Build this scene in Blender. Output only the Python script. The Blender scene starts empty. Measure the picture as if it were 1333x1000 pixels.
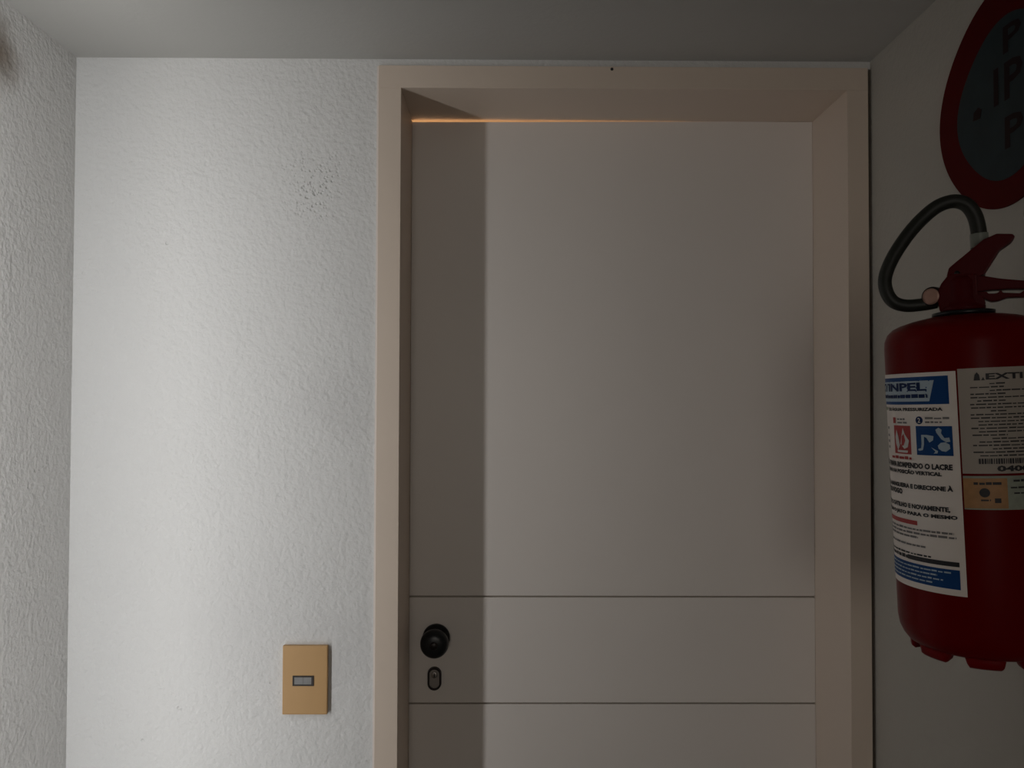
import bpy, bmesh, math, random
from mathutils import Vector, Matrix
random.seed(7)
S = bpy.context.scene
COL = S.collection

# ------------------------------------------------------------------ camera
def look_matrix(pitch, yaw, roll, loc):
    f = Vector((math.sin(yaw)*math.cos(pitch), math.cos(yaw)*math.cos(pitch), math.sin(pitch)))
    r = Vector((math.cos(yaw), -math.sin(yaw), 0)); u = r.cross(f)
    r2 = r*math.cos(roll) + u*math.sin(roll); u2 = u*math.cos(roll) - r*math.sin(roll)
    m = Matrix((r2, u2, -f)).transposed().to_4x4(); m.translation = loc
    return m
cd = bpy.data.cameras.new('camera'); cam = bpy.data.objects.new('camera', cd); COL.objects.link(cam)
cd.sensor_width = 36.0; cd.lens = 36.0*1000/1333; cd.clip_start = 0.02
cam.matrix_world = look_matrix(.0214, .0067, .0028, Vector((0, 0, 1.5)))
S.camera = cam

# ------------------------------------------------------------------ world, unseen area lights, exposure
W = bpy.data.worlds.new('overcast_sky'); S.world = W; W.use_nodes = True
W.node_tree.nodes['Background'].inputs[0].default_value = (.80, .88, 1.0, 1)
W.node_tree.nodes['Background'].inputs[1].default_value = .05
SLIT_X, SLIT_Y, SLIT_W, SLIT_Z0, SLIT_Z1 = -.655, .883, .036, .42, 2.05
def unseen_light(name, loc, sx, sy, energy, col):
    d = bpy.data.lights.new(name, 'AREA'); d.shape = 'RECTANGLE'; d.size = sx; d.size_y = sy; d.energy = energy; d.color = col
    o = bpy.data.objects.new(name, d); COL.objects.link(o); o.location = loc; o.rotation_euler = (math.radians(90), 0, 0); return o   # faces +Y
E_SLIT, E_BACK = 3.8, 10.5
unseen_light('side_light_in_added_slit', (SLIT_X, SLIT_Y-.012, (SLIT_Z0+SLIT_Z1)/2), SLIT_W, SLIT_Z1-SLIT_Z0, E_SLIT, (1.0, .998, .99)).rotation_euler.z = math.radians(-33)  # side light placed from the jamb shadow; its slit opening is added
unseen_light('added_fill_light', (-.15, -3.15, 1.5), .8, .9, E_BACK, (1.0, .93, .85))  # added fill light behind the camera, lifts the door and wall
vs = S.view_settings
vs.view_transform = 'Standard'; vs.look = 'None'; vs.exposure = -0.08; vs.gamma = 1.0; vs.use_curve_mapping = False

# ------------------------------------------------------------------ materials
def mat(name, col, rough=.6, metal=0.0, var=0.0, vscale=20.0, bump=0.0, bscale=200.0, spec=.4):
    m = bpy.data.materials.new(name); m.use_nodes = True
    nt = m.node_tree; b = nt.nodes['Principled BSDF']
    b.inputs['Base Color'].default_value = (*col, 1); b.inputs['Roughness'].default_value = rough
    b.inputs['Metallic'].default_value = metal; b.inputs['Specular IOR Level'].default_value = spec
    tc = nt.nodes.new('ShaderNodeTexCoord')
    if var > 0:
        n = nt.nodes.new('ShaderNodeTexNoise'); n.inputs['Scale'].default_value = vscale; n.inputs['Detail'].default_value = 4
        nt.links.new(tc.outputs['Object'], n.inputs['Vector'])
        mx = nt.nodes.new('ShaderNodeMix'); mx.data_type = 'RGBA'
        mx.inputs[6].default_value = (*[c*(1-var) for c in col], 1); mx.inputs[7].default_value = (*[min(1, c*(1+var)) for c in col], 1)
        nt.links.new(n.outputs['Fac'], mx.inputs[0]); nt.links.new(mx.outputs[2], b.inputs['Base Color'])
    if bump > 0:
        n = nt.nodes.new('ShaderNodeTexNoise'); n.inputs['Scale'].default_value = bscale; n.inputs['Detail'].default_value = 2
        nt.links.new(tc.outputs['Object'], n.inputs['Vector'])
        bp = nt.nodes.new('ShaderNodeBump'); bp.inputs['Strength'].default_value = bump; bp.inputs['Distance'].default_value = .002
        nt.links.new(n.outputs['Fac'], bp.inputs['Height']); nt.links.new(bp.outputs['Normal'], b.inputs['Normal'])
    return m

def stucco(name, col, strength, scale=115.0, rough_spot=None, stain=None, grime=None):
    """painted plaster: blobby relief; optional coarse patch, brown stain, grey hand grime"""
    m = bpy.data.materials.new(name); m.use_nodes = True
    nt = m.node_tree; N = nt.nodes; L = nt.links; b = N['Principled BSDF']
    b.inputs['Roughness'].default_value = .85; b.inputs['Specular IOR Level'].default_value = .2
    tc = N.new('ShaderNodeTexCoord'); P = tc.outputs['Object']
    def noise(s, d=3, r=.55):
        n = N.new('ShaderNodeTexNoise'); n.inputs['Scale'].default_value = s; n.inputs['Detail'].default_value = d
        n.inputs['Roughness'].default_value = r; L.new(P, n.inputs['Vector']); return n.outputs['Fac']
    def math_(op, a, c):
        n = N.new('ShaderNodeMath'); n.operation = op
        for i, v in enumerate((a, c)):
            if isinstance(v, (int, float)): n.inputs[i].default_value = v
            else: L.new(v, n.inputs[i])
        return n.outputs[0]
    def spot(c, r0, r1, stretch=(1, 1, 1), wob=.0):
        s = N.new('ShaderNodeVectorMath'); s.operation = 'SUBTRACT'; L.new(P, s.inputs[0]); s.inputs[1].default_value = c
        k = N.new('ShaderNodeVectorMath'); k.operation = 'MULTIPLY'; L.new(s.outputs[0], k.inputs[0]); k.inputs[1].default_value = stretch
        d = N.new('ShaderNodeVectorMath'); d.operation = 'LENGTH'; L.new(k.outputs[0], d.inputs[0])
        v = d.outputs['Value']
        if wob: v = math_('ADD', v, math_('MULTIPLY', math_('SUBTRACT', noise(28, 4), .5), wob))
        mr = N.new('ShaderNodeMapRange'); mr.interpolation_type = 'SMOOTHSTEP'; L.new(v, mr.inputs[0])
        mr.inputs[1].default_value = r0; mr.inputs[2].default_value = r1; mr.inputs[3].default_value = 1; mr.inputs[4].default_value = 0
        return mr.outputs[0]
    def mixc(fac, a, c):
        mx = N.new('ShaderNodeMix'); mx.data_type = 'RGBA'; L.new(fac, mx.inputs[0])
        for i, v in ((6, a), (7, c)):
            if isinstance(v, tuple): mx.inputs[i].default_value = (*v, 1)
            else: L.new(v, mx.inputs[i])
        return mx.outputs[2]
    fine = noise(scale, 3); coarse = noise(scale*.33, 2)
    big = noise(5, 3)
    amp = math_('ADD', .45, math_('MULTIPLY', big, 1.0))
    h = math_('ADD', math_('MULTIPLY', fine, .75), math_('MULTIPLY', coarse, .55))
    h = math_('MULTIPLY', h, amp)
    colr = mixc(noise(3.0, 4), tuple(c*.955 for c in col), col)
    # sparse pits
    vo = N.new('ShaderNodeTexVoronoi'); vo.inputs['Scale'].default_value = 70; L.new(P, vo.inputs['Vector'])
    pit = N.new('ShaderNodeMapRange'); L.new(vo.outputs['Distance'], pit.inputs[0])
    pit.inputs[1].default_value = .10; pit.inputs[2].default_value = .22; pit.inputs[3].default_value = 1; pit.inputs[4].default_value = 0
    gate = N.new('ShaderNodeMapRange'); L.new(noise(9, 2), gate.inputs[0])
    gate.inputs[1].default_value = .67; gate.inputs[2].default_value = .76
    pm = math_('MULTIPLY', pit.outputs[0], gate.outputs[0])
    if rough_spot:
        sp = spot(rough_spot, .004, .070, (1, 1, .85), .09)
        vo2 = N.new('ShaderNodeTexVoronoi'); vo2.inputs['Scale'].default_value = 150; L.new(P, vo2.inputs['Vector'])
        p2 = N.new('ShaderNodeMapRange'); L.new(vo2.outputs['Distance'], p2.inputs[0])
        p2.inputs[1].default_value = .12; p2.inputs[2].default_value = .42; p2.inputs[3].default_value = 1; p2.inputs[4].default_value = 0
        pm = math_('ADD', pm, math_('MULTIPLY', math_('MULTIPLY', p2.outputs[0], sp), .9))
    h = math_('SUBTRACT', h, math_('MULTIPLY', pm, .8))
    colr = mixc(math_('MULTIPLY', pm, .22), colr, (.30, .29, .28))  # shade in the pits is also painted into the colour
    if grime:
        for c, r in grime:
            g = math_('MULTIPLY', spot(c, r*.1, r, (1, 1, 1), .10), .12)
            colr = mixc(g, colr, (.42, .41, .42))
    if stain:
        colr = mixc(math_('MULTIPLY', spot(stain, .002, .072, (1, .9, .9), .04), .85), colr, (.17, .12, .075))
    L.new(colr, b.inputs['Base Color'])
    bp = N.new('ShaderNodeBump'); bp.inputs['Strength'].default_value = strength; bp.inputs['Distance'].default_value = .0055
    L.new(h, bp.inputs['Height']); L.new(bp.outputs['Normal'], b.inputs['Normal'])
    return m

M = dict(
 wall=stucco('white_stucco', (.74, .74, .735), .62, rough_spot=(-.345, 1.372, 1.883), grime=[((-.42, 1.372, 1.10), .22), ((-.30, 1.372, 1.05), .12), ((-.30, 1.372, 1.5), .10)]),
 wall_side=stucco('white_stucco_rough', (.74, .73, .715), .85, stain=(-.7744, 1.158, 2.030)),
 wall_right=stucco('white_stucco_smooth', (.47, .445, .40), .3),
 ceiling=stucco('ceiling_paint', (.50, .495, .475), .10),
 floor=mat('grey_stone_floor', (.12, .11, .10), .5, var=.15),
 frame=mat('cream_enamel', (.72, .61, .515), .45, var=.03, vscale=6, bump=.05, bscale=90),
 caulk=mat('caulk', (.78, .72, .68), .6, var=.03),
 door=mat('white_door_enamel', (.79, .74, .70), .42, var=.025, vscale=4, bump=.04, bscale=140),
 core=mat('door_core', (.42, .37, .32), .7, var=.05),
 black=mat('black_plastic', (.010, .012, .014), .32, var=.1),
 ring=mat('dark_bronze', (.018, .012, .012), .35, .3, var=.1),
 nickel=mat('worn_nickel', (.30, .27, .25), .38, .7, var=.1),
 plate=mat('tan_plastic', (.52, .315, .135), .45, var=.04, vscale=30),
 rocker_frame=mat('dark_brown_plastic', (.03, .022, .018), .45, var=.1),
 rocker=mat('grey_rocker', (.24, .24, .24), .4, var=.2, vscale=90),
 red=mat('red_enamel', (.135, .0012, .0016), .34, var=.05, vscale=12, spec=.07),
 red_dark=mat('dark_red_enamel', (.075, .003, .005), .42, var=.08, spec=.12),
 red_base=mat('red_plastic', (.17, .0025, .004), .45, var=.06, spec=.07),
 hose=mat('black_rubber', (.016, .018, .014), .5, var=.15, vscale=60),
 band=mat('clear_sleeve', (.22, .24, .21), .4, var=.1),
 brass=mat('brass_face', (.50, .30, .24), .4, .25, var=.15, vscale=120),
 chrome=mat('chrome_rim', (.6, .58, .56), .25, .9, var=.05),
 paper=mat('label_paper', (.84, .77, .72), .5, var=.03),
 paper2=mat('label_paper_grey', (.42, .37, .325), .5, var=.03),
 ink=mat('black_ink', (.02, .02, .025), .55, var=.1),
 inkgrey=mat('grey_ink', (.20, .19, .19), .55, var=.1),
 blue=mat('blue_ink', (.010, .060, .21), .5, var=.08, spec=.15),
 navy=mat('navy_ink', (.008, .025, .10), .5, var=.08, spec=.15),
 inkred=mat('red_ink', (.40, .03, .03), .5, var=.08),
 green=mat('green_ink', (.10, .20, .06), .5, var=.1),
 white=mat('white_ink', (.66, .64, .62), .5, var=.03),
 paleblue=mat('pale_blue_ink', (.42, .52, .60), .5, var=.05),
 orange=mat('orange_seal', (.42, .22, .09), .5, var=.25, vscale=150),
 greenseal=mat('green_seal', (.30, .33, .27), .5, var=.25, vscale=150),
 signred=mat('sign_red', (.075, .0015, .002), .5, var=.06, spec=.05),
 signteal=mat('sign_teal', (.022, .036, .042), .5, var=.25, vscale=30, spec=.1),
 signink=mat('sign_maroon', (.012, .004, .006), .5, var=.1, spec=.1),
 steel=mat('galvanised_steel', (.35, .35, .35), .45, .8, var=.1),
 alu=mat('window_aluminium', (.5, .5, .5), .4, .8, var=.05),
 beyond=mat('cream_room_paint', (.72, .62, .48), .8, var=.03),
)
g = bpy.data.materials.new('glowing_glass'); g.use_nodes = True
gb = g.node_tree.nodes['Principled BSDF']; gb.inputs['Base Color'].default_value = (.9, .8, .6, 1)
gb.inputs['Emission Color'].default_value = (1, .62, .30, 1); gb.inputs['Emission Strength'].default_value = 4
M['bulb'] = g

# ------------------------------------------------------------------ mesh helpers
def link(name, me, m, parent=None, smooth=False):
    o = bpy.data.objects.new(name, me); COL.objects.link(o)
    if m: me.materials.append(M[m])
    if parent: o.parent = parent
    if smooth:
        for p in me.polygons: p.use_smooth = True
    return o
def from_bm(name, bm, m, parent=None, smooth=False, bevel=0, seg=2, recalc=True):
    if recalc: bmesh.ops.recalc_face_normals(bm, faces=bm.faces)
    if bevel: bmesh.ops.bevel(bm, geom=list(bm.edges), offset=bevel, segments=seg, affect='EDGES', profile=.6)
    me = bpy.data.meshes.new(name); bm.to_mesh(me); bm.free()
    o = link(name, me, m, parent, smooth)
    return o
def add_box(bm, a, b):
    x0, y0, z0 = a; x1, y1, z1 = b
    v = [bm.verts.new(p) for p in ((x0,y0,z0),(x1,y0,z0),(x1,y1,z0),(x0,y1,z0),(x0,y0,z1),(x1,y0,z1),(x1,y1,z1),(x0,y1,z1))]
    for f in ((3,2,1,0),(4,5,6,7),(0,1,5,4),(1,2,6,5),(2,3,7,6),(3,0,4,7)): bm.faces.new([v[i] for i in f])
def box(name, a, b, m, parent=None, bevel=0, seg=2):
    bm = bmesh.new(); add_box(bm, a, b); return from_bm(name, bm, m, parent, bevel=bevel, seg=seg)
def lathe(name, prof, m, parent=None, n=64, smooth=True, tr=None, caps=True):
    """prof: (radius, height) list revolved about local Z"""
    bm = bmesh.new(); rings = []
    for r, z in prof:
        rings.append([bm.verts.new((r*math.cos(2*math.pi*k/n), r*math.sin(2*math.pi*k/n), z)) for k in range(n)])
    for a, b in zip(rings, rings[1:]):
        for k in range(n): bm.faces.new((a[k], a[(k+1) % n], b[(k+1) % n], b[k]))
    if caps:
        bm.faces.new(rings[0][::-1]); bm.faces.new(rings[-1])
    if tr is not None: bm.transform(tr)
    o = from_bm(name, bm, m, parent, smooth)
    return o
def tube(name, pts, rad, m, parent=None, n=16, sub=8, closed_ends=True):
    """smooth swept tube along a Catmull-Rom path"""
    P = [Vector(p) for p in pts]; path = []
    E_ = [2*P[0]-P[1]] + P + [2*P[-1]-P[-2]]
    for i in range(1, len(E_)-2):
        for k in range(sub):
            t = k/sub; a, b, c, d = E_[i-1:i+3]
            path.append(.5*((2*b)+(c-a)*t+(2*a-5*b+4*c-d)*t*t+(3*b-a-3*c+d)*t**3))
    path.append(P[-1])
    bm = bmesh.new(); rings = []; up = Vector((0, 1, 0))
    for i, p in enumerate(path):
        tg = (path[min(i+1, len(path)-1)]-path[max(i-1, 0)]).normalized()
        s = tg.cross(up).normalized(); u = s.cross(tg).normalized(); up = u
        r = rad(i/(len(path)-1)) if callable(rad) else rad
        rings.append([bm.verts.new(p+s*r*math.cos(2*math.pi*k/n)+u*r*math.sin(2*math.pi*k/n)) for k in range(n)])
    for a, b in zip(rings, rings[1:]):
        for k in range(n): bm.faces.new((a[k], a[(k+1) % n], b[(k+1) % n], b[k]))
    bm.faces.new(rings[0][::-1]); bm.faces.new(rings[-1])
    return from_bm(name, bm, m, parent, True)
def slab(name, poly, y0, y1, m, parent=None, bevel=0, seg=2):
    """(x, z) outline extruded along Y"""
    bm = bmesh.new()
    a = [bm.verts.new((x, y0, z)) for x, z in poly]; b = [bm.verts.new((x, y1, z)) for x, z in poly]
    n = len(poly); bm.faces.new(a); bm.faces.new(b[::-1])
    for k in range(n): bm.faces.new((a[k], b[k], b[(k+1) % n], a[(k+1) % n]))
    return from_bm(name, bm, m, parent, bevel=bevel, seg=seg)
def empty(name, loc=(0, 0, 0)):
    o = bpy.data.objects.new(name, None); COL.objects.link(o); o.location = loc; o.empty_display_size = .05; return o
def tag(o, label, cat): o['label'] = label; o['category'] = cat; return o
def struct(o, label=None):
    o['kind'] = 'structure'
    if label: o['label'] = label
    return o
def basis(xa, ya, za, loc=(0, 0, 0)):
    m = Matrix((Vector(xa), Vector(ya), Vector(za))).transposed().to_4x4(); m.translation = Vector(loc); return m

# ------------------------------------------------------------------ the setting
DF, DD = 1.372, 1.523                    # wall face, door face
XL, XR, ZC = -.7744, .655, 2.114
OL, OR, OT = -.2315, .6482, 2.1003       # frame outline
IL, IR, IT = -.1910, .6106, 2.0600       # opening
BACK = -3.2
bm = bmesh.new()
add_box(bm, (XL-.15, DF, 0), (OL, DD+.003, 2.6)); add_box(bm, (OL, DF, OT), (XR, DD+.003, 2.6))
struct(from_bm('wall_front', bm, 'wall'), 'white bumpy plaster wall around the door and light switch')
# left wall stub between the corner and the slit window, then an unseen nib and window added to carry the side light, then the passage wall
NX = -.605
bm = bmesh.new(); add_box(bm, (XL-.15, SLIT_Y-.05, 0), (XL, DF, 2.6))
struct(from_bm('wall_left', bm, 'wall_side'), 'rough white plaster side wall at the left edge')
bm = bmesh.new()
sx0, sx1 = SLIT_X-SLIT_W/2-.006, SLIT_X+SLIT_W/2+.006
add_box(bm, (sx1, SLIT_Y-.05, 0), (NX, SLIT_Y, ZC)); add_box(bm, (XL, SLIT_Y-.05, 0), (sx0, SLIT_Y, ZC))
add_box(bm, (sx0, SLIT_Y-.05, 0), (sx1, SLIT_Y, SLIT_Z0-.006)); add_box(bm, (sx0, SLIT_Y-.05, SLIT_Z1+.006), (sx1, SLIT_Y, ZC))
struct(from_bm('wall_nib_added', bm, 'wall_right'), 'unseen return wall added to hold the side light slit')
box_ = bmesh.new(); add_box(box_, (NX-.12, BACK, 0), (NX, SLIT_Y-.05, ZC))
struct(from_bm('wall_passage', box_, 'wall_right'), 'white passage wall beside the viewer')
w1 = struct(empty('added_window_1', (SLIT_X, SLIT_Y, SLIT_Z0)), 'unseen slit window added for the side light')  # added frame around the side light, out of view
fx = SLIT_W/2; HW = SLIT_Z1-SLIT_Z0
for x0, x1, z0, z1 in ((-fx-.006, -fx, -.006, HW+.006), (fx, fx+.006, -.006, HW+.006), (-fx, fx, -.006, 0), (-fx, fx, HW, HW+.006)):
    box('added_window_frame', (x0, -.05, z0), (x1, -.001, z1), 'alu', w1)
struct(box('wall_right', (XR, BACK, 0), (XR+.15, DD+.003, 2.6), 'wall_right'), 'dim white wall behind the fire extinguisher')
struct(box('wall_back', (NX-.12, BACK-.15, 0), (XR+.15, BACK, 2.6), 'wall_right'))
w2 = struct(empty('fill_window_2', (-.15, BACK, 1.05)), 'unseen window frame added around the fill light')  # added frame for the fill light; the wall behind is closed
for x0, x1, z0, z1 in ((-.43, -.40, -.03, .93), (.40, .43, -.03, .93), (-.40, .40, -.03, 0), (-.40, .40, .90, .93)):
    box('added_window_frame', (x0, 0, z0), (x1, .055, z1), 'alu', w2)
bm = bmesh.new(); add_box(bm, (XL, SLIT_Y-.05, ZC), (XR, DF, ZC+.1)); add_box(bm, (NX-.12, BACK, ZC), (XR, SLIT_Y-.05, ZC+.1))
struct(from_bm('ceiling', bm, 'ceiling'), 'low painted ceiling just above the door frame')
struct(box('floor', (-1.2, BACK-.15, -.1), (1.2, 3.2, 0), 'floor'))
# lit room behind the door (seen only as the glowing gap over the door)
BY = 3.0
struct(box('wall_beyond', (-1.2, BY, 0), (1.2, BY+.1, 2.6), 'beyond'))
struct(box('wall_beyond_left', (-1.2, DD+.003, 0), (-1.1, BY, 2.6), 'beyond'))
struct(box('wall_beyond_right', (1.1, DD+.003, 0), (1.2, BY, 2.6), 'beyond'))
struct(box('ceiling_beyond', (-1.2, DD+.003, 2.5), (1.2, BY, 2.6), 'beyond'))
bm = bmesh.new(); add_box(bm, (XR+.15, DD-.1, 0), (1.2, DD+.003, 2.6)); add_box(bm, (-1.2, DD-.1, 0), (XL-.15, DD+.003, 2.6))
struct(from_bm('wall_party', bm, 'beyond'))
lp = tag(empty('pendant_lamp', (-.35, 1.95, 2.5)), 'warm globe pendant lamp in the room behind the door', 'lamp')
lathe('canopy', [(.03, -.02), (.05, -.012), (.05, 0)], 'steel', lp, 24)
lathe('cord', [(.004, -.06), (.004, -.02)], 'black', lp, 8)
lathe('globe', [(.012, -.22), (.05, -.205), (.075, -.17), (.08, -.14), (.07, -.10), (.045, -.075), (.02, -.06)], 'bulb', lp, 32)
pd = bpy.data.lights.new('pendant_glow', 'POINT'); pd.energy = 22; pd.color = (1, .66, .40); pd.shadow_soft_size = .09
po = bpy.data.objects.new('pendant_glow', pd); COL.objects.link(po); po.location = (-.35, 1.95, 2.20)

# ------------------------------------------------------------------ door frame
FY0, FY1 = DF-.006, DD+.003
fr = struct(empty('trim_1', ((OL+OR)/2, DF, 0)), 'cream painted wooden door frame with deep jambs')
def fbox(name, a, b):
    c = fr.location; return box(name, [a[i]-c[i] for i in range(3)], [b[i]-c[i] for i in range(3)], 'frame', fr, bevel=.0004, seg=1)
fbox('jamb', (OL, FY0, 0), (IL, DD+.040, IT)); fbox('jamb', (IR, FY0, 0), (OR, DD+.040, IT)); fbox('head', (OL, FY0, IT), (OR, FY1, OT))

bm = bmesh.new(); add_box(bm, (OL-.0035, DF-.0025, 0), (OL, DF, OT)); bm.transform(Matrix.Translation(-fr.location)); from_bm('caulk_bead', bm, 'caulk', fr)
lathe('nail_head', [(.0028, 0), (.0026, .0008), (.001, .001)], 'black', fr, 12, tr=basis((1, 0, 0), (0, 0, 1), (0, -1, 0), Vector((.187, FY0, 2.0955))-fr.location))
# ------------------------------------------------------------------ door
dl, dr = IL+.0003, IR-.0003
door = struct(empty('door_1', ((dl+dr)/2, DD, 0)), 'off-white flush door with horizontal grooves and a black knob')
hw = (dr-dl)/2
G1, G2, gw = 1.1134, .9045, .0032
TL, TR = 2.0552, 2.0597                  # the leaf hangs a little low on the lock side
leaf = slab('leaf_core', [(-hw, .006), (hw, .006), (hw, TR-.001), (.22, TR-.001), (-hw, TL-.001)], .006, .036, 'core', door)
for poly in ([(-hw, G1+gw/2), (hw, G1+gw/2), (hw, TR), (.22, TR), (-hw, TL)],
             [(-hw, G2+gw/2), (hw, G2+gw/2), (hw, G1-gw/2), (-hw, G1-gw/2)],
             [(-hw, .006), (hw, .006), (hw, G2-gw/2), (-hw, G2-gw/2)]):
    slab('panel', poly, 0, .006, 'door', door, bevel=.0005, seg=1)
# knob
kx, kz = -.1373-(dl+dr)/2, 1.0335
toY = basis((1, 0, 0), (0, 0, 1), (0, -1, 0), (kx, 0, kz))       # lathe axis -> towards the viewer (-Y)
lathe('knob_rose', [(.027, 0), (.027, .004), (.0245, .007), (.014, .009), (.0115, .012), (.0115, .022)], 'black', door, 40, tr=toY)
kb = lathe('knob', [(.0125, .020), (.019, .024), (.0255, .031), (.0275, .038), (.0265, .046), (.0225, .051), (.014, .0535), (.004, .054)], 'black', door, 40, tr=toY)
lathe('turn_button', [(.0075, .0535), (.0075, .057), (.006, .058)], 'ring', kb, 20, tr=toY)
# cylinder escutcheon
def stadium(rx, hz, n=14):
    p = []
    for k in range(n+1): t = math.pi*k/n; p.append((rx*math.cos(t), hz-rx+rx*math.sin(t)))
    for k in range(n+1): t = math.pi+math.pi*k/n; p.append((rx*math.cos(t), -(hz-rx)+rx*math.sin(t)))
    return p
ex, ez = -.1405-(dl+dr)/2, .9537
bm = bmesh.new(); out = stadium(.0140, .0228); inn = stadium(.0098, .0186); n = len(out)
A = [bm.verts.new((ex+x, 0, ez+z)) for x, z in out]; B = [bm.verts.new((ex+x, -.006, ez+z)) for x, z in stadium(.0132, .0220)]
C_ = [bm.verts.new((ex+x, -.006, ez+z)) for x, z in inn]; D = [bm.verts.new((ex+x, 0, ez+z)) for x, z in inn]
for k in range(n):
    j = (k+1) % n
    for p, q in ((A, B), (B, C_), (C_, D)): bm.faces.new((p[k], p[j], q[j], q[k]))
es = from_bm('escutcheon', bm, 'ring', door)
cyl = slab('lock_cylinder', [(ex+x, ez+z) for x, z in stadium(.0096, .0184)], -.0035, 0, 'nickel', door)
lathe('key_plug', [(.0062, .0035), (.0062, .0048), (.0055, .0052)], 'nickel', cyl, 24, tr=basis((1,0,0),(0,0,1),(0,-1,0),(ex, 0, ez+.0075)))
box('keyway', (ex-.0011, -.0055, ez+.0035), (ex+.0011, -.0050, ez+.0118), 'ring', cyl)

# ------------------------------------------------------------------ light switch
sw = tag(empty('light_switch', (-.3535, DF, 1.0072)), 'tan plastic light switch plate with small grey rocker on white wall', 'light switch')
bm = bmesh.new(); W2, H2 = .0395, .0600
add_box(bm, (-W2, -.009, -H2), (W2, 0, H2)); from_bm('plate', bm, 'plate', sw, bevel=.0018, seg=2)
rcx, rcz = -.0027, -.0007
bm = bmesh.new()
for a, b in (((-.0185, .0062), (.0185, .0088)), ((-.0185, -.0088), (.0185, -.0062)), ((-.0185, -.0062), (-.0155, .0062)), ((.0145, -.0062), (.0185, .0062))):
    add_box(bm, (rcx+a[0], -.0104, rcz+a[1]), (rcx+b[0], -.0088, rcz+b[1]))
from_bm('rocker_surround', bm, 'rocker_frame', sw)
slab('rocker', [(rcx-.0155, rcz-.0062), (rcx+.0145, rcz-.0062), (rcx+.0145, rcz+.0062), (rcx-.0155, rcz+.0062)], -.0100, -.0088, 'rocker', sw)
box('rocker_line', (rcx-.0008, -.0103, rcz-.0062), (rcx+.0002, -.0099, rcz+.0062), 'inkgrey', sw)

# ------------------------------------------------------------------ round sign on the right wall
SY, SZ, SR = .996, 1.906, .148
sg = tag(empty('extinguisher_sign', (XR, SY, SZ)), 'round sign with red rim and dark teal centre above the extinguisher', 'sign')
def ring_pts(R, wob, n=96): return [((R+wob*math.cos(4*t))*math.cos(t), (R+wob*math.cos(4*t))*math.sin(t)) for t in [2*math.pi*k/n for k in range(n)]]
def disc(name, pts, x0, x1, m, parent, inner=None, bevel=0):
    """pts are (y, z); plate from the wall (x=x0) to its face (x=x1, towards the room)"""
    bm = bmesh.new(); a = [bm.verts.new((x0, y, z)) for y, z in pts]; b = [bm.verts.new((x1, y, z)) for y, z in pts]
    n = len(pts); bm.faces.new(a); bm.faces.new(b[::-1])
    for k in range(n): bm.faces.new((a[k], b[k], b[(k+1) % n], a[(k+1) % n]))
    return from_bm(name, bm, m, parent)
disc('rim_plate', ring_pts(SR, .0025), 0, -.003, 'signred', sg)
cy_, cz_ = -.003, -.007
disc('centre_field', [(y+cy_, z+cz_) for y, z in ring_pts(.1045, .003)], -.003, -.0036, 'signteal', sg)
def text_mesh(s, size=1.0, offset=0.0):
    cu = bpy.data.curves.new('t', 'FONT'); cu.body = s; cu.size = size; cu.resolution_u = 2; cu.offset = offset
    o = bpy.data.objects.new('t', cu); COL.objects.link(o)
    me = bpy.data.meshes.new_from_object(o.evaluated_get(bpy.context.evaluated_depsgraph_get()))
    V = [tuple(v.co[:2]) for v in me.vertices]; Fc = [tuple(p.vertices) for p in me.polygons]
    bpy.data.objects.remove(o); bpy.data.curves.remove(cu); bpy.data.meshes.remove(me)
    return V, Fc
def fit(V, w, h):
    xs = [v[0] for v in V]; ys = [v[1] for v in V]; x0, x1, y0, y1 = min(xs), max(xs), min(ys), max(ys)
    return [((x-x0)/(x1-x0)*w, (y-y0)/(y1-y0)*h) for x, y in V]
def sign_text(s, y_left, z_bot, w, h, m='signink', name='lettering', off=.02):
    V, Fc = text_mesh(s, 1, off); V = fit(V, w, h); bm = bmesh.new()
    vv = [bm.verts.new((-.0042, y_left-x, z_bot+z)) for x, z in V]
    for f in Fc:
        try: bm.faces.new([vv[i] for i in f])
        except ValueError: pass
    me = bpy.data.meshes.new(name); bm.to_mesh(me); bm.free(); return link(name, me, m, sg)
sign_text('P', .000, .050, .036, .036)
sign_text('1', .020, -.012, .010, .050); sign_text('P', -.002, -.012, .036, .050)
sign_text('P', -.002, -.076, .036, .042)
disc('small_mark', [(.066, -.014), (.050, -.016), (.047, -.004), (.054, .001), (.064, -.003)], -.0036, -.0042, 'signink', sg)

# ------------------------------------------------------------------ fire extinguisher
LEAN = .045
za = Vector((-LEAN, 0, 1)).normalized()
xa = Vector((.8545, -.5195, 0)); xa = (xa - za*xa.dot(za)).normalized(); ya = za.cross(xa)
ext = tag(empty('fire_extinguisher'), 'red fire extinguisher with black hose hanging on the right wall', 'fire extinguisher')
ext.matrix_world = basis(xa, ya, za, (.5605, .908, 1.202))
R = .0865
def LZ(z, u=0): return z-1.202-.0385*u               # world height -> height along the tank
def LU(u, z): return u+.0385*(z-1.39)
prof = [(.030, .016), (.0725, .016), (.0772, .0185), (.0815, .0245), (.0850, .033), (R, .044)]
prof += [(R, .044+(.366-.044)*k/6) for k in range(1, 7)]
prof += [(.0858, .374), (.0825, .3825), (.0765, .3885), (.068, .3925), (.055, .3965), (.040, .3995), (.030, .4005)]
lathe('tank', prof, 'red', ext, 96)
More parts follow.
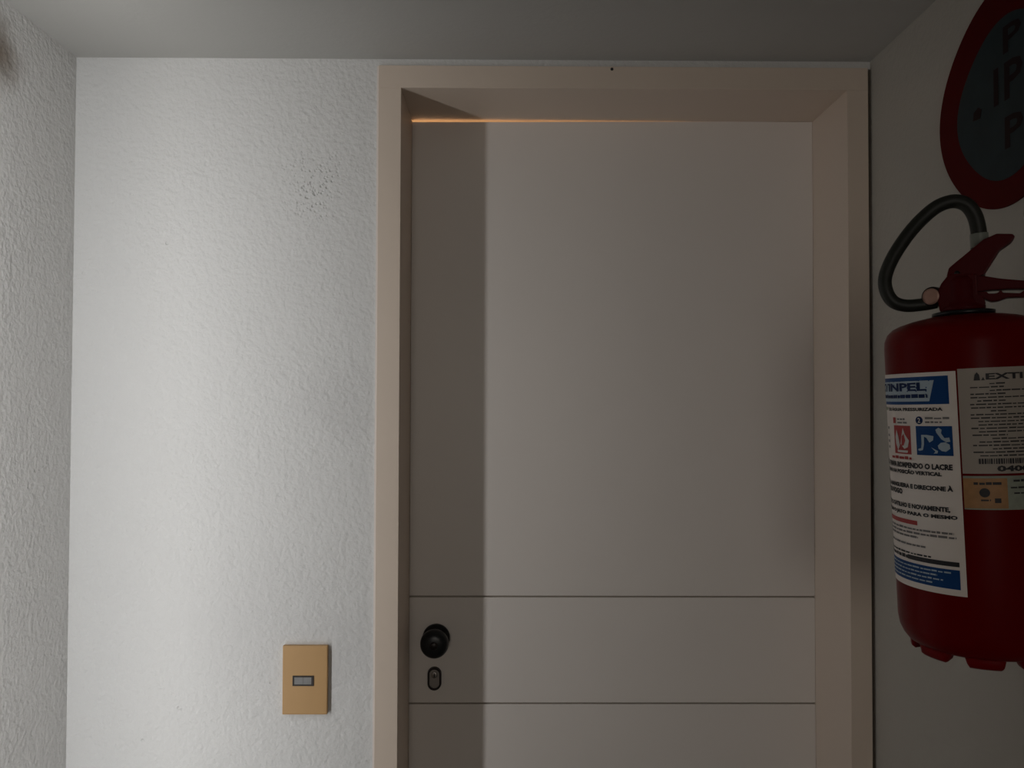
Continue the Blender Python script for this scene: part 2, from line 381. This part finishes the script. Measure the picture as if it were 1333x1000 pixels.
# base cup with eight feet: the lower rim rises in arches between the feet
bm = bmesh.new(); n = 192
def foot(a):                                          # 0 at a foot, 1 at the crown of an arch
    t = math.cos(8*(a-math.radians(-87)))
    return max(0, min(1, (-.30-t)/.45))
rings = [[], [], [], []]
for k in range(n):
    a = 2*math.pi*k/n; zb = .005+.011*foot(a); c, s = math.cos(a), math.sin(a)
    rf = .0725-.004*foot(a)
    for ring, (r, z) in zip(rings, ((.0745, .021), (rf+.0015, zb+.003), (rf-.002, zb), (.060, zb+.002))): ring.append(bm.verts.new((r*c, r*s, z)))
top = [bm.verts.new((.060*math.cos(2*math.pi*k/n), .060*math.sin(2*math.pi*k/n), .021)) for k in range(n)]
for a, b in zip(rings+[top], rings[1:]+[top, rings[0]]):
    for k in range(n): bm.faces.new((a[k], a[(k+1) % n], b[(k+1) % n], b[k]))
from_bm('base_cup', bm, 'red_base', ext, True)
lathe('neck_ring', [(.030, .4005), (.033, .4015), (.033, .4050), (.028, .4062)], 'black', ext, 48)
# valve
vo = lathe('valve', [(.0235, .4062), (.0235, .411), (.0185, .414), (.0165, .420), (.0165, .441), (.0135, .447)], 'red_dark', ext, 32)
slab('valve_block', [(-.024, .4075), (.019, .4075), (.0235, .412), (.0215, .420), (.016, .424), (.016, .448), (-.012, .451), (-.021, .440), (-.026, .428)], -.012, .012, 'red_dark', ext, bevel=.002)
def ext_poly(pts): return [(LU(u, z), LZ(z, u)) for u, z in pts]
slab('lever', ext_poly([(-.0250, 1.6485), (-.0225, 1.6590), (-.0175, 1.6635), (-.0040, 1.6750), (.0130, 1.6895), (.0260, 1.6948), (.0415, 1.6928), (.0440, 1.6895), (.0400, 1.6840), (.0290, 1.6760), (.0205, 1.6610), (.0135, 1.6490), (.0050, 1.6450), (-.0080, 1.6450)]), -.0105, .0105, 'red_dark', ext, bevel=.0018)
grip = slab('carrying_grip', ext_poly([(-.018, 1.6475), (.0049, 1.6490), (.030, 1.6425), (.0527, 1.6385), (.090, 1.6310), (.094, 1.6270), (.090, 1.6235), (.052, 1.6290), (.0365, 1.6300), (.014, 1.6300), (.004, 1.6280), (-.018, 1.6260)]), -.010, .010, 'red_dark', ext, bevel=.0016)
slab('grip_underside', ext_poly([(.006, 1.6290), (.016, 1.6285), (.017, 1.6262), (.0235, 1.6258), (.0270, 1.6265), (.0285, 1.6292), (.0300, 1.6292), (.0315, 1.6262), (.0480, 1.6245), (.0520, 1.6275), (.088, 1.6225), (.088, 1.6185), (.055, 1.6200), (.036, 1.6205), (.0265, 1.6170), (.020, 1.6168), (.011, 1.6215), (.004, 1.6240)]), -.009, .009, 'red_dark', ext, bevel=.0008, seg=1)
lathe('pivot_pin', [(.003, -.0112), (.003, .0112)], 'ring', ext, 16, tr=basis((1,0,0),(0,0,1),(0,-1,0),(LU(-.014, 1.652), 0, LZ(1.652, -.014))))
# round coupling facing the room
gx, gz = LU(-.0368, 1.6268), LZ(1.6268, -.0368)
gd = Vector((-.35, -.94, 0)).normalized(); gs = Vector((.94, -.35, 0)).normalized()
gt = basis(gs, (0, 0, 1), gd, (gx, .004, gz))
ga = lathe('hose_coupling', [(.0105, -.006), (.0120, -.004), (.0120, .010), (.0112, .0125), (.0098, .0130)], 'ring', ext, 32, tr=gt)
lathe('coupling_face', [(.0098, .0130), (.0096, .0138), (.006, .0143)], 'brass', ga, 32, tr=gt)
tube('valve_outlet', [(gx+.002, .004, gz), (-.018, .003, .425), (-.008, 0, .425)], .0075, 'red_dark', ext, 16)
# hose
HP = [(-.0360, 1.6205), (-.0500, 1.6185), (-.0690, 1.6178), (-.0825, 1.6235), (-.0900, 1.6380), (-.0905, 1.6560), (-.0815, 1.6800), (-.0665, 1.7050), (-.0515, 1.7235), (-.0345, 1.7380), (-.0180, 1.7430), (-.0040, 1.7375), (.0050, 1.7225), (.0088, 1.7015), (.0095, 1.6850), (.0085, 1.6700)]
ys = [.004, .002, -.002, -.006, -.008, -.006, -.002, .004, .009, .013, .017, .019, .021, .022, .022, .022]
hp = [(LU(u, z), y, LZ(z, u)) for (u, z), y in zip(HP, ys)]
ho = tube('hose', hp, lambda t: .0076+.0012*t, 'hose', ext, 18)
tube('hose_sleeve', [hp[13], ((hp[13][0]+hp[14][0])/2, .022, (hp[13][2]+hp[14][2])/2), hp[14]], .0098, 'band', ho, 18)
tube('nozzle', [hp[14], hp[15], (hp[15][0]-.002, .022, hp[15][2]-.025)], lambda t: .0098-.003*t, 'black', ext, 18)
# bracket between tank and wall
bp_ = ext.matrix_world.inverted()
wx = lambda x, y, z: bp_ @ Vector((x, y, z))
bm = bmesh.new(); add_box(bm, (.627, .895, 1.540), (XR-.001, .921, 1.552)); add_box(bm, (XR-.004, .888, 1.50), (XR-.0005, .928, 1.56)); bm.transform(bp_)
from_bm('wall_hook', bm, 'steel', ext)

# ---- labels: everything printed is wrapped on the tank.  arc a runs right from the camera-facing meridian
def wrap(a, z, off): p = a/R; return ((R+off)*math.sin(p), -(R+off)*math.cos(p), z)
def deg(d): return math.radians(d)*R
def patch(name, a0, a1, z0, z1, off, m, parent, na=None, rnd=0):
    bm = bmesh.new(); na = na or max(2, int(abs(a1-a0)/.003)+1)
    lo = [bm.verts.new(wrap(a0+(a1-a0)*k/na, z0, off)) for k in range(na+1)]
    hi = [bm.verts.new(wrap(a0+(a1-a0)*k/na, z1, off)) for k in range(na+1)]
    for k in range(na): bm.faces.new((lo[k], lo[k+1], hi[k+1], hi[k]))
    me = bpy.data.meshes.new(name); bm.to_mesh(me); bm.free(); return link(name, me, m, parent)
class Print:
    """collects flat print of one ink, wrapped on the tank"""
    def __init__(s, off): s.bm = bmesh.new(); s.off = off
    def poly(s, pts, cuts=2):
        b = bmesh.new(); b.faces.new([b.verts.new((x, z, 0)) for x, z in pts])
        bmesh.ops.triangulate(b, faces=b.faces)
        bmesh.ops.subdivide_edges(b, edges=b.edges, cuts=cuts, use_grid_fill=True)
        s._add([(v.co.x, v.co.y) for v in b.verts], [[v.index for v in f.verts] for f in (b.verts.index_update(), b.faces)[1]]); b.free()
    def _add(s, V, Fc):
        vv = [s.bm.verts.new(wrap(x, z, s.off)) for x, z in V]
        for f in Fc:
            try: s.bm.faces.new([vv[i] for i in f])
            except ValueError: pass
    def rect(s, a0, a1, z0, z1):
        n = max(1, int((a1-a0)/.004)+1)
        V = [(a0+(a1-a0)*k/n, z) for z in (z0, z1) for k in range(n+1)]
        s._add(V, [(k, k+1, n+2+k, n+1+k) for k in range(n)])
    def text(s, t, a0, a1, z0, h, off=.02):
        V, Fc = text_mesh(t, 1, off); V = fit(V, a1-a0, h); s._add([(a0+x, z0+z) for x, z in V], Fc)
    def worn_line(s, a0, a1, z, h):                    # print too small to read
        a = a0
        while a < a1:
            w = random.uniform(.003, .010); s.rect(a, min(a+w, a1), z, z+h*random.uniform(.7, 1)); a += w+random.uniform(.0008, .0016)
    def done(s, name, m, parent):
        me = bpy.data.meshes.new(name); s.bm.to_mesh(me); s.bm.free(); o = link(name, me, m, parent)
        if name == 'small_print': o['kind'] = 'stuff'            # unreadably small print
        return o

LA0, LA1 = deg(-112), deg(-6.5)
LB, LT = LZ(1.289), LZ(1.5365)
l1 = patch('instruction_label', LA0, LA1, LB, LT, .0004, 'paper', ext); l1['label'] = 'white instruction label with blue header and icons'
# header band: blue plate with a pale panel
hz0, hz1 = LZ(1.5005), LZ(1.5320)
p = Print(.0006); p.rect(deg(-108), deg(-11.5), hz0, hz1); p.done('header_band', 'blue', l1)
p = Print(.0008); p.poly([(deg(-70), hz0+.0035), (deg(-25), hz0+.0035), (deg(-21.0), hz1-.0045), (deg(-70), hz1-.0045)], 5)
p.rect(deg(-108), deg(-70), hz0+.0035, hz1-.0045); p.done('header_panel', 'paleblue', l1)
p = Print(.0011); p.text('EXTINPEL', deg(-97), deg(-26.5), hz0+.0155, .0095, .035); p.done('lettering', 'navy', l1)
p = Print(.0011); p.worn_line(deg(-101), deg(-26), hz0+.0075, .0048); p.done('small_print', 'navy', l1)
p = Print(.0009); p.text('DE ÁGUA PRESSURIZADA', deg(-70), deg(-16), LZ(1.4930), .0048, .04); p.done('lettering', 'ink', l1)
p = Print(.0009); p.text('EXTINTOR', deg(-104), deg(-73), LZ(1.4935), .0042, .02); p.done('lettering', 'green', l1)
# two pictograms
zi0, zi1 = LZ(1.4430), LZ(1.4760)
p = Print(.0006); p.rect(deg(-62), deg(-42), zi0, zi1); p.done('pictogram_field', 'inkred', l1)
p = Print(.0006); p.rect(deg(-37), deg(-10.5), zi0, zi1); p.done('pictogram_field', 'blue', l1)
def sc(pts, a0, a1, z0, z1): return [(a0+(a1-a0)*x, z0+(z1-z0)*z) for x, z in pts]
p = Print(.0011); q = (deg(-62), deg(-42), zi0, zi1)
p.poly(sc([(.28, .12), (.15, .35), (.12, .58), (.22, .85), (.32, .62), (.40, .30)], *q), 2)
p.poly(sc([(.45, .35), (.52, .60), (.62, .92), (.72, .70), (.92, .48), (.85, .25), (.66, .18)], *q), 2)
p.poly(sc([(.25, .05), (.22, .13), (.85, .13), (.82, .05)], *q), 2)
p.done('flame_icon', 'white', l1)
p = Print(.0013); p.poly(sc([(.50, .28), (.55, .62), (.66, .72), (.74, .48), (.64, .30)], *q), 2); p.done('flame_core', 'inkred', l1)
p = Print(.0011); q = (deg(-37), deg(-10.5), zi0, zi1)
p.poly(sc([(.06, .16), (.06, .22), (.15, .24), (.17, .40), (.17, .70), (.34, .70), (.52, .66), (.50, .52), (.40, .44), (.32, .60), (.25, .64), (.24, .36), (.20, .18), (.12, .15)], *q), 2)
p.poly(sc([(.60, .78), (.58, .88), (.66, .95), (.74, .88), (.72, .76), (.80, .60), (.92, .62), (.94, .48), (.84, .46), (.72, .56)], *q), 2)
p.poly(sc([(.64, .24), (.62, .34), (.70, .44), (.82, .46), (.92, .38), (.93, .24), (.82, .14), (.72, .16)], *q), 2)
p.poly(sc([(.44, .28), (.62, .16), (.60, .08), (.50, .07), (.55, .14)], *q), 2)
p.done('nozzle_icon', 'paleblue', l1)
p = Print(.0009); p.text('1', deg(-62.5), deg(-58.5), LZ(1.4785), .0070, .03); p.done('lettering', 'inkred', l1)
p = Print(.0009); p.worn_line(deg(-56), deg(-47), LZ(1.4825), .0024); p.worn_line(deg(-56), deg(-45), LZ(1.4785), .0024); p.done('small_print', 'inkgrey', l1)
p = Print(.0006); cx0, cz0 = deg(-33.8), LZ(1.4825)
p.poly([(cx0+.0045*math.cos(t), cz0+.0045*math.sin(t)) for t in [2*math.pi*k/20 for k in range(20)]], 1); p.done('number_disc', 'navy', l1)
p = Print(.0010); p.text('2', cx0-.0016, cx0+.0016, cz0-.0028, .0056, .02); p.done('lettering', 'white', l1)
p = Print(.0009); p.worn_line(deg(-29), deg(-12), LZ(1.4838), .0024); p.worn_line(deg(-29), deg(-17), LZ(1.4795), .0024); p.done('small_print', 'inkgrey', l1)
p = Print(.0009); p.worn_line(deg(-68), deg(-42), LZ(1.4370), .0036); p.done('small_print', 'inkred', l1)
p = Print(.0009)
for z in (1.471, 1.462, 1.455, 1.448): p.rect(deg(-76), deg(-72), LZ(z), LZ(z)+.003)
p.done('small_print', 'inkgrey', l1)
# instructions
p = Print(.0009)
for t, a1, z in (('PUXE A TRAVA ROMPENDO O LACRE', -11.5, 1.4275), ('MANTENHA NA POSIÇÃO VERTICAL', -19, 1.4195),
                 ('RETIRE A MANGUEIRA E DIRECIONE À', -12, 1.4040), ('BASE DO FOGO', -54, 1.3960),
                 ('APERTE O GATILHO E NOVAMENTE,', -14.5, 1.3800), ('VÁ COM O JATO PARA O MESMO', -10, 1.3720)):
    p.text(t, deg(-93), deg(a1), LZ(z)-.0004, .0066, .05)
p.done('lettering', 'ink', l1)
p = Print(.0008); p.rect(deg(-88), deg(-40), LZ(1.3620), LZ(1.3670)); p.done('red_strip', 'inkred', l1)
p = Print(.0009)
for z, b in ((1.3560, -13), (1.3515, -11.5), (1.3470, -40), (1.3375, -34)): p.worn_line(deg(-86), deg(b), LZ(z), .0026)
p.done('small_print', 'inkgrey', l1)
p = Print(.0007); p.rect(deg(-52), deg(-10.5), LZ(1.3210), LZ(1.3262)); p.worn_line(deg(-90), deg(-52), LZ(1.3215), .0046); p.worn_line(deg(-90), deg(-30), LZ(1.3275), .002); p.done('black_strip', 'ink', l1)
p = Print(.0007); p.rect(deg(-90), deg(-10.5), LZ(1.2960), LZ(1.3175)); p.done('blue_strip', 'blue', l1)
p = Print(.0010)
for z, b in ((1.3130, -16), (1.3085, -26), (1.3040, -22), (1.2995, -30)): p.worn_line(deg(-80), deg(b), LZ(z), .0018)
p.done('small_print', 'paleblue', l1)
# inspection label
a0, a1 = deg(-5.4), deg(84)
l2 = patch('inspection_label', a0, a1, LZ(1.4240), LZ(1.5385), .0004, 'paper2', ext); l2['label'] = 'grey-white inspection label with black print'
def one(name, m, fn): q_ = Print(.0010); fn(q_); q_.done(name, m, l2)
one('lettering', 'ink', lambda q_: q_.text('EXTINPEL', deg(12), deg(66), LZ(1.5255), .0068, .035))
one('maker_mark', 'ink', lambda q_: q_.poly([(deg(4.5), LZ(1.5250)), (deg(8.5), LZ(1.5250)), (deg(8.0), LZ(1.5310)), (deg(6.6), LZ(1.5340)), (deg(5.2), LZ(1.5310))], 1))
one('maker_mark', 'ink', lambda q_: q_.poly([(deg(9), LZ(1.5250)), (deg(11.4), LZ(1.5250)), (deg(10.4), LZ(1.5285))], 1))
one('lettering', 'ink', lambda q_: q_.text('04001', deg(16), deg(42), LZ(1.4262), .0064, .045))
p = Print(.0010); a = deg(5)
while a < deg(60):
    w = random.choice((.0008, .0012, .0018)); p.rect(a, a+w, LZ(1.4345), LZ(1.4345)+.0058); a += w+random.choice((.0008, .0012))
p.done('barcode', 'ink', l2)['kind'] = 'stuff'
p = Print(.0009)
z = 1.5205
for k in range(22):
    s0 = random.choice((1.5, 2, 6, 14)); s1 = random.choice((24, 48, 70, 78)); p.worn_line(deg(s0), deg(s1), LZ(z), .0016); z -= .0037
p.done('small_print', 'ink', l2)
sl = patch('seal_strip', a0, a1, LZ(1.3850), LZ(1.4215), .00045, 'greenseal', ext); sl['label'] = 'orange and green certification seal'
p = Print(.0007); p.rect(a0, deg(22), LZ(1.3865), LZ(1.4190)); p.done('seal_field', 'orange', sl)
p = Print(.0010)
p.worn_line(deg(1), deg(19), LZ(1.4120), .0030)
cx0, cz0 = deg(7.5), LZ(1.4035); p.poly([(cx0+.0050*math.cos(t), cz0+.0050*math.sin(t)) for t in [2*math.pi*k/20 for k in range(20)]], 1)
p.rect(deg(13.5), deg(17.5), LZ(1.3925), LZ(1.3975)); p.worn_line(deg(5), deg(11), LZ(1.3945), .0020)
p.worn_line(deg(26), deg(60), LZ(1.4150), .0030); p.worn_line(deg(24), deg(50), LZ(1.4080), .0018); p.worn_line(deg(26), deg(36), LZ(1.4020), .0018); p.rect(deg(36), deg(38), LZ(1.3900), LZ(1.3930))
p.done('small_print', 'ink', sl)
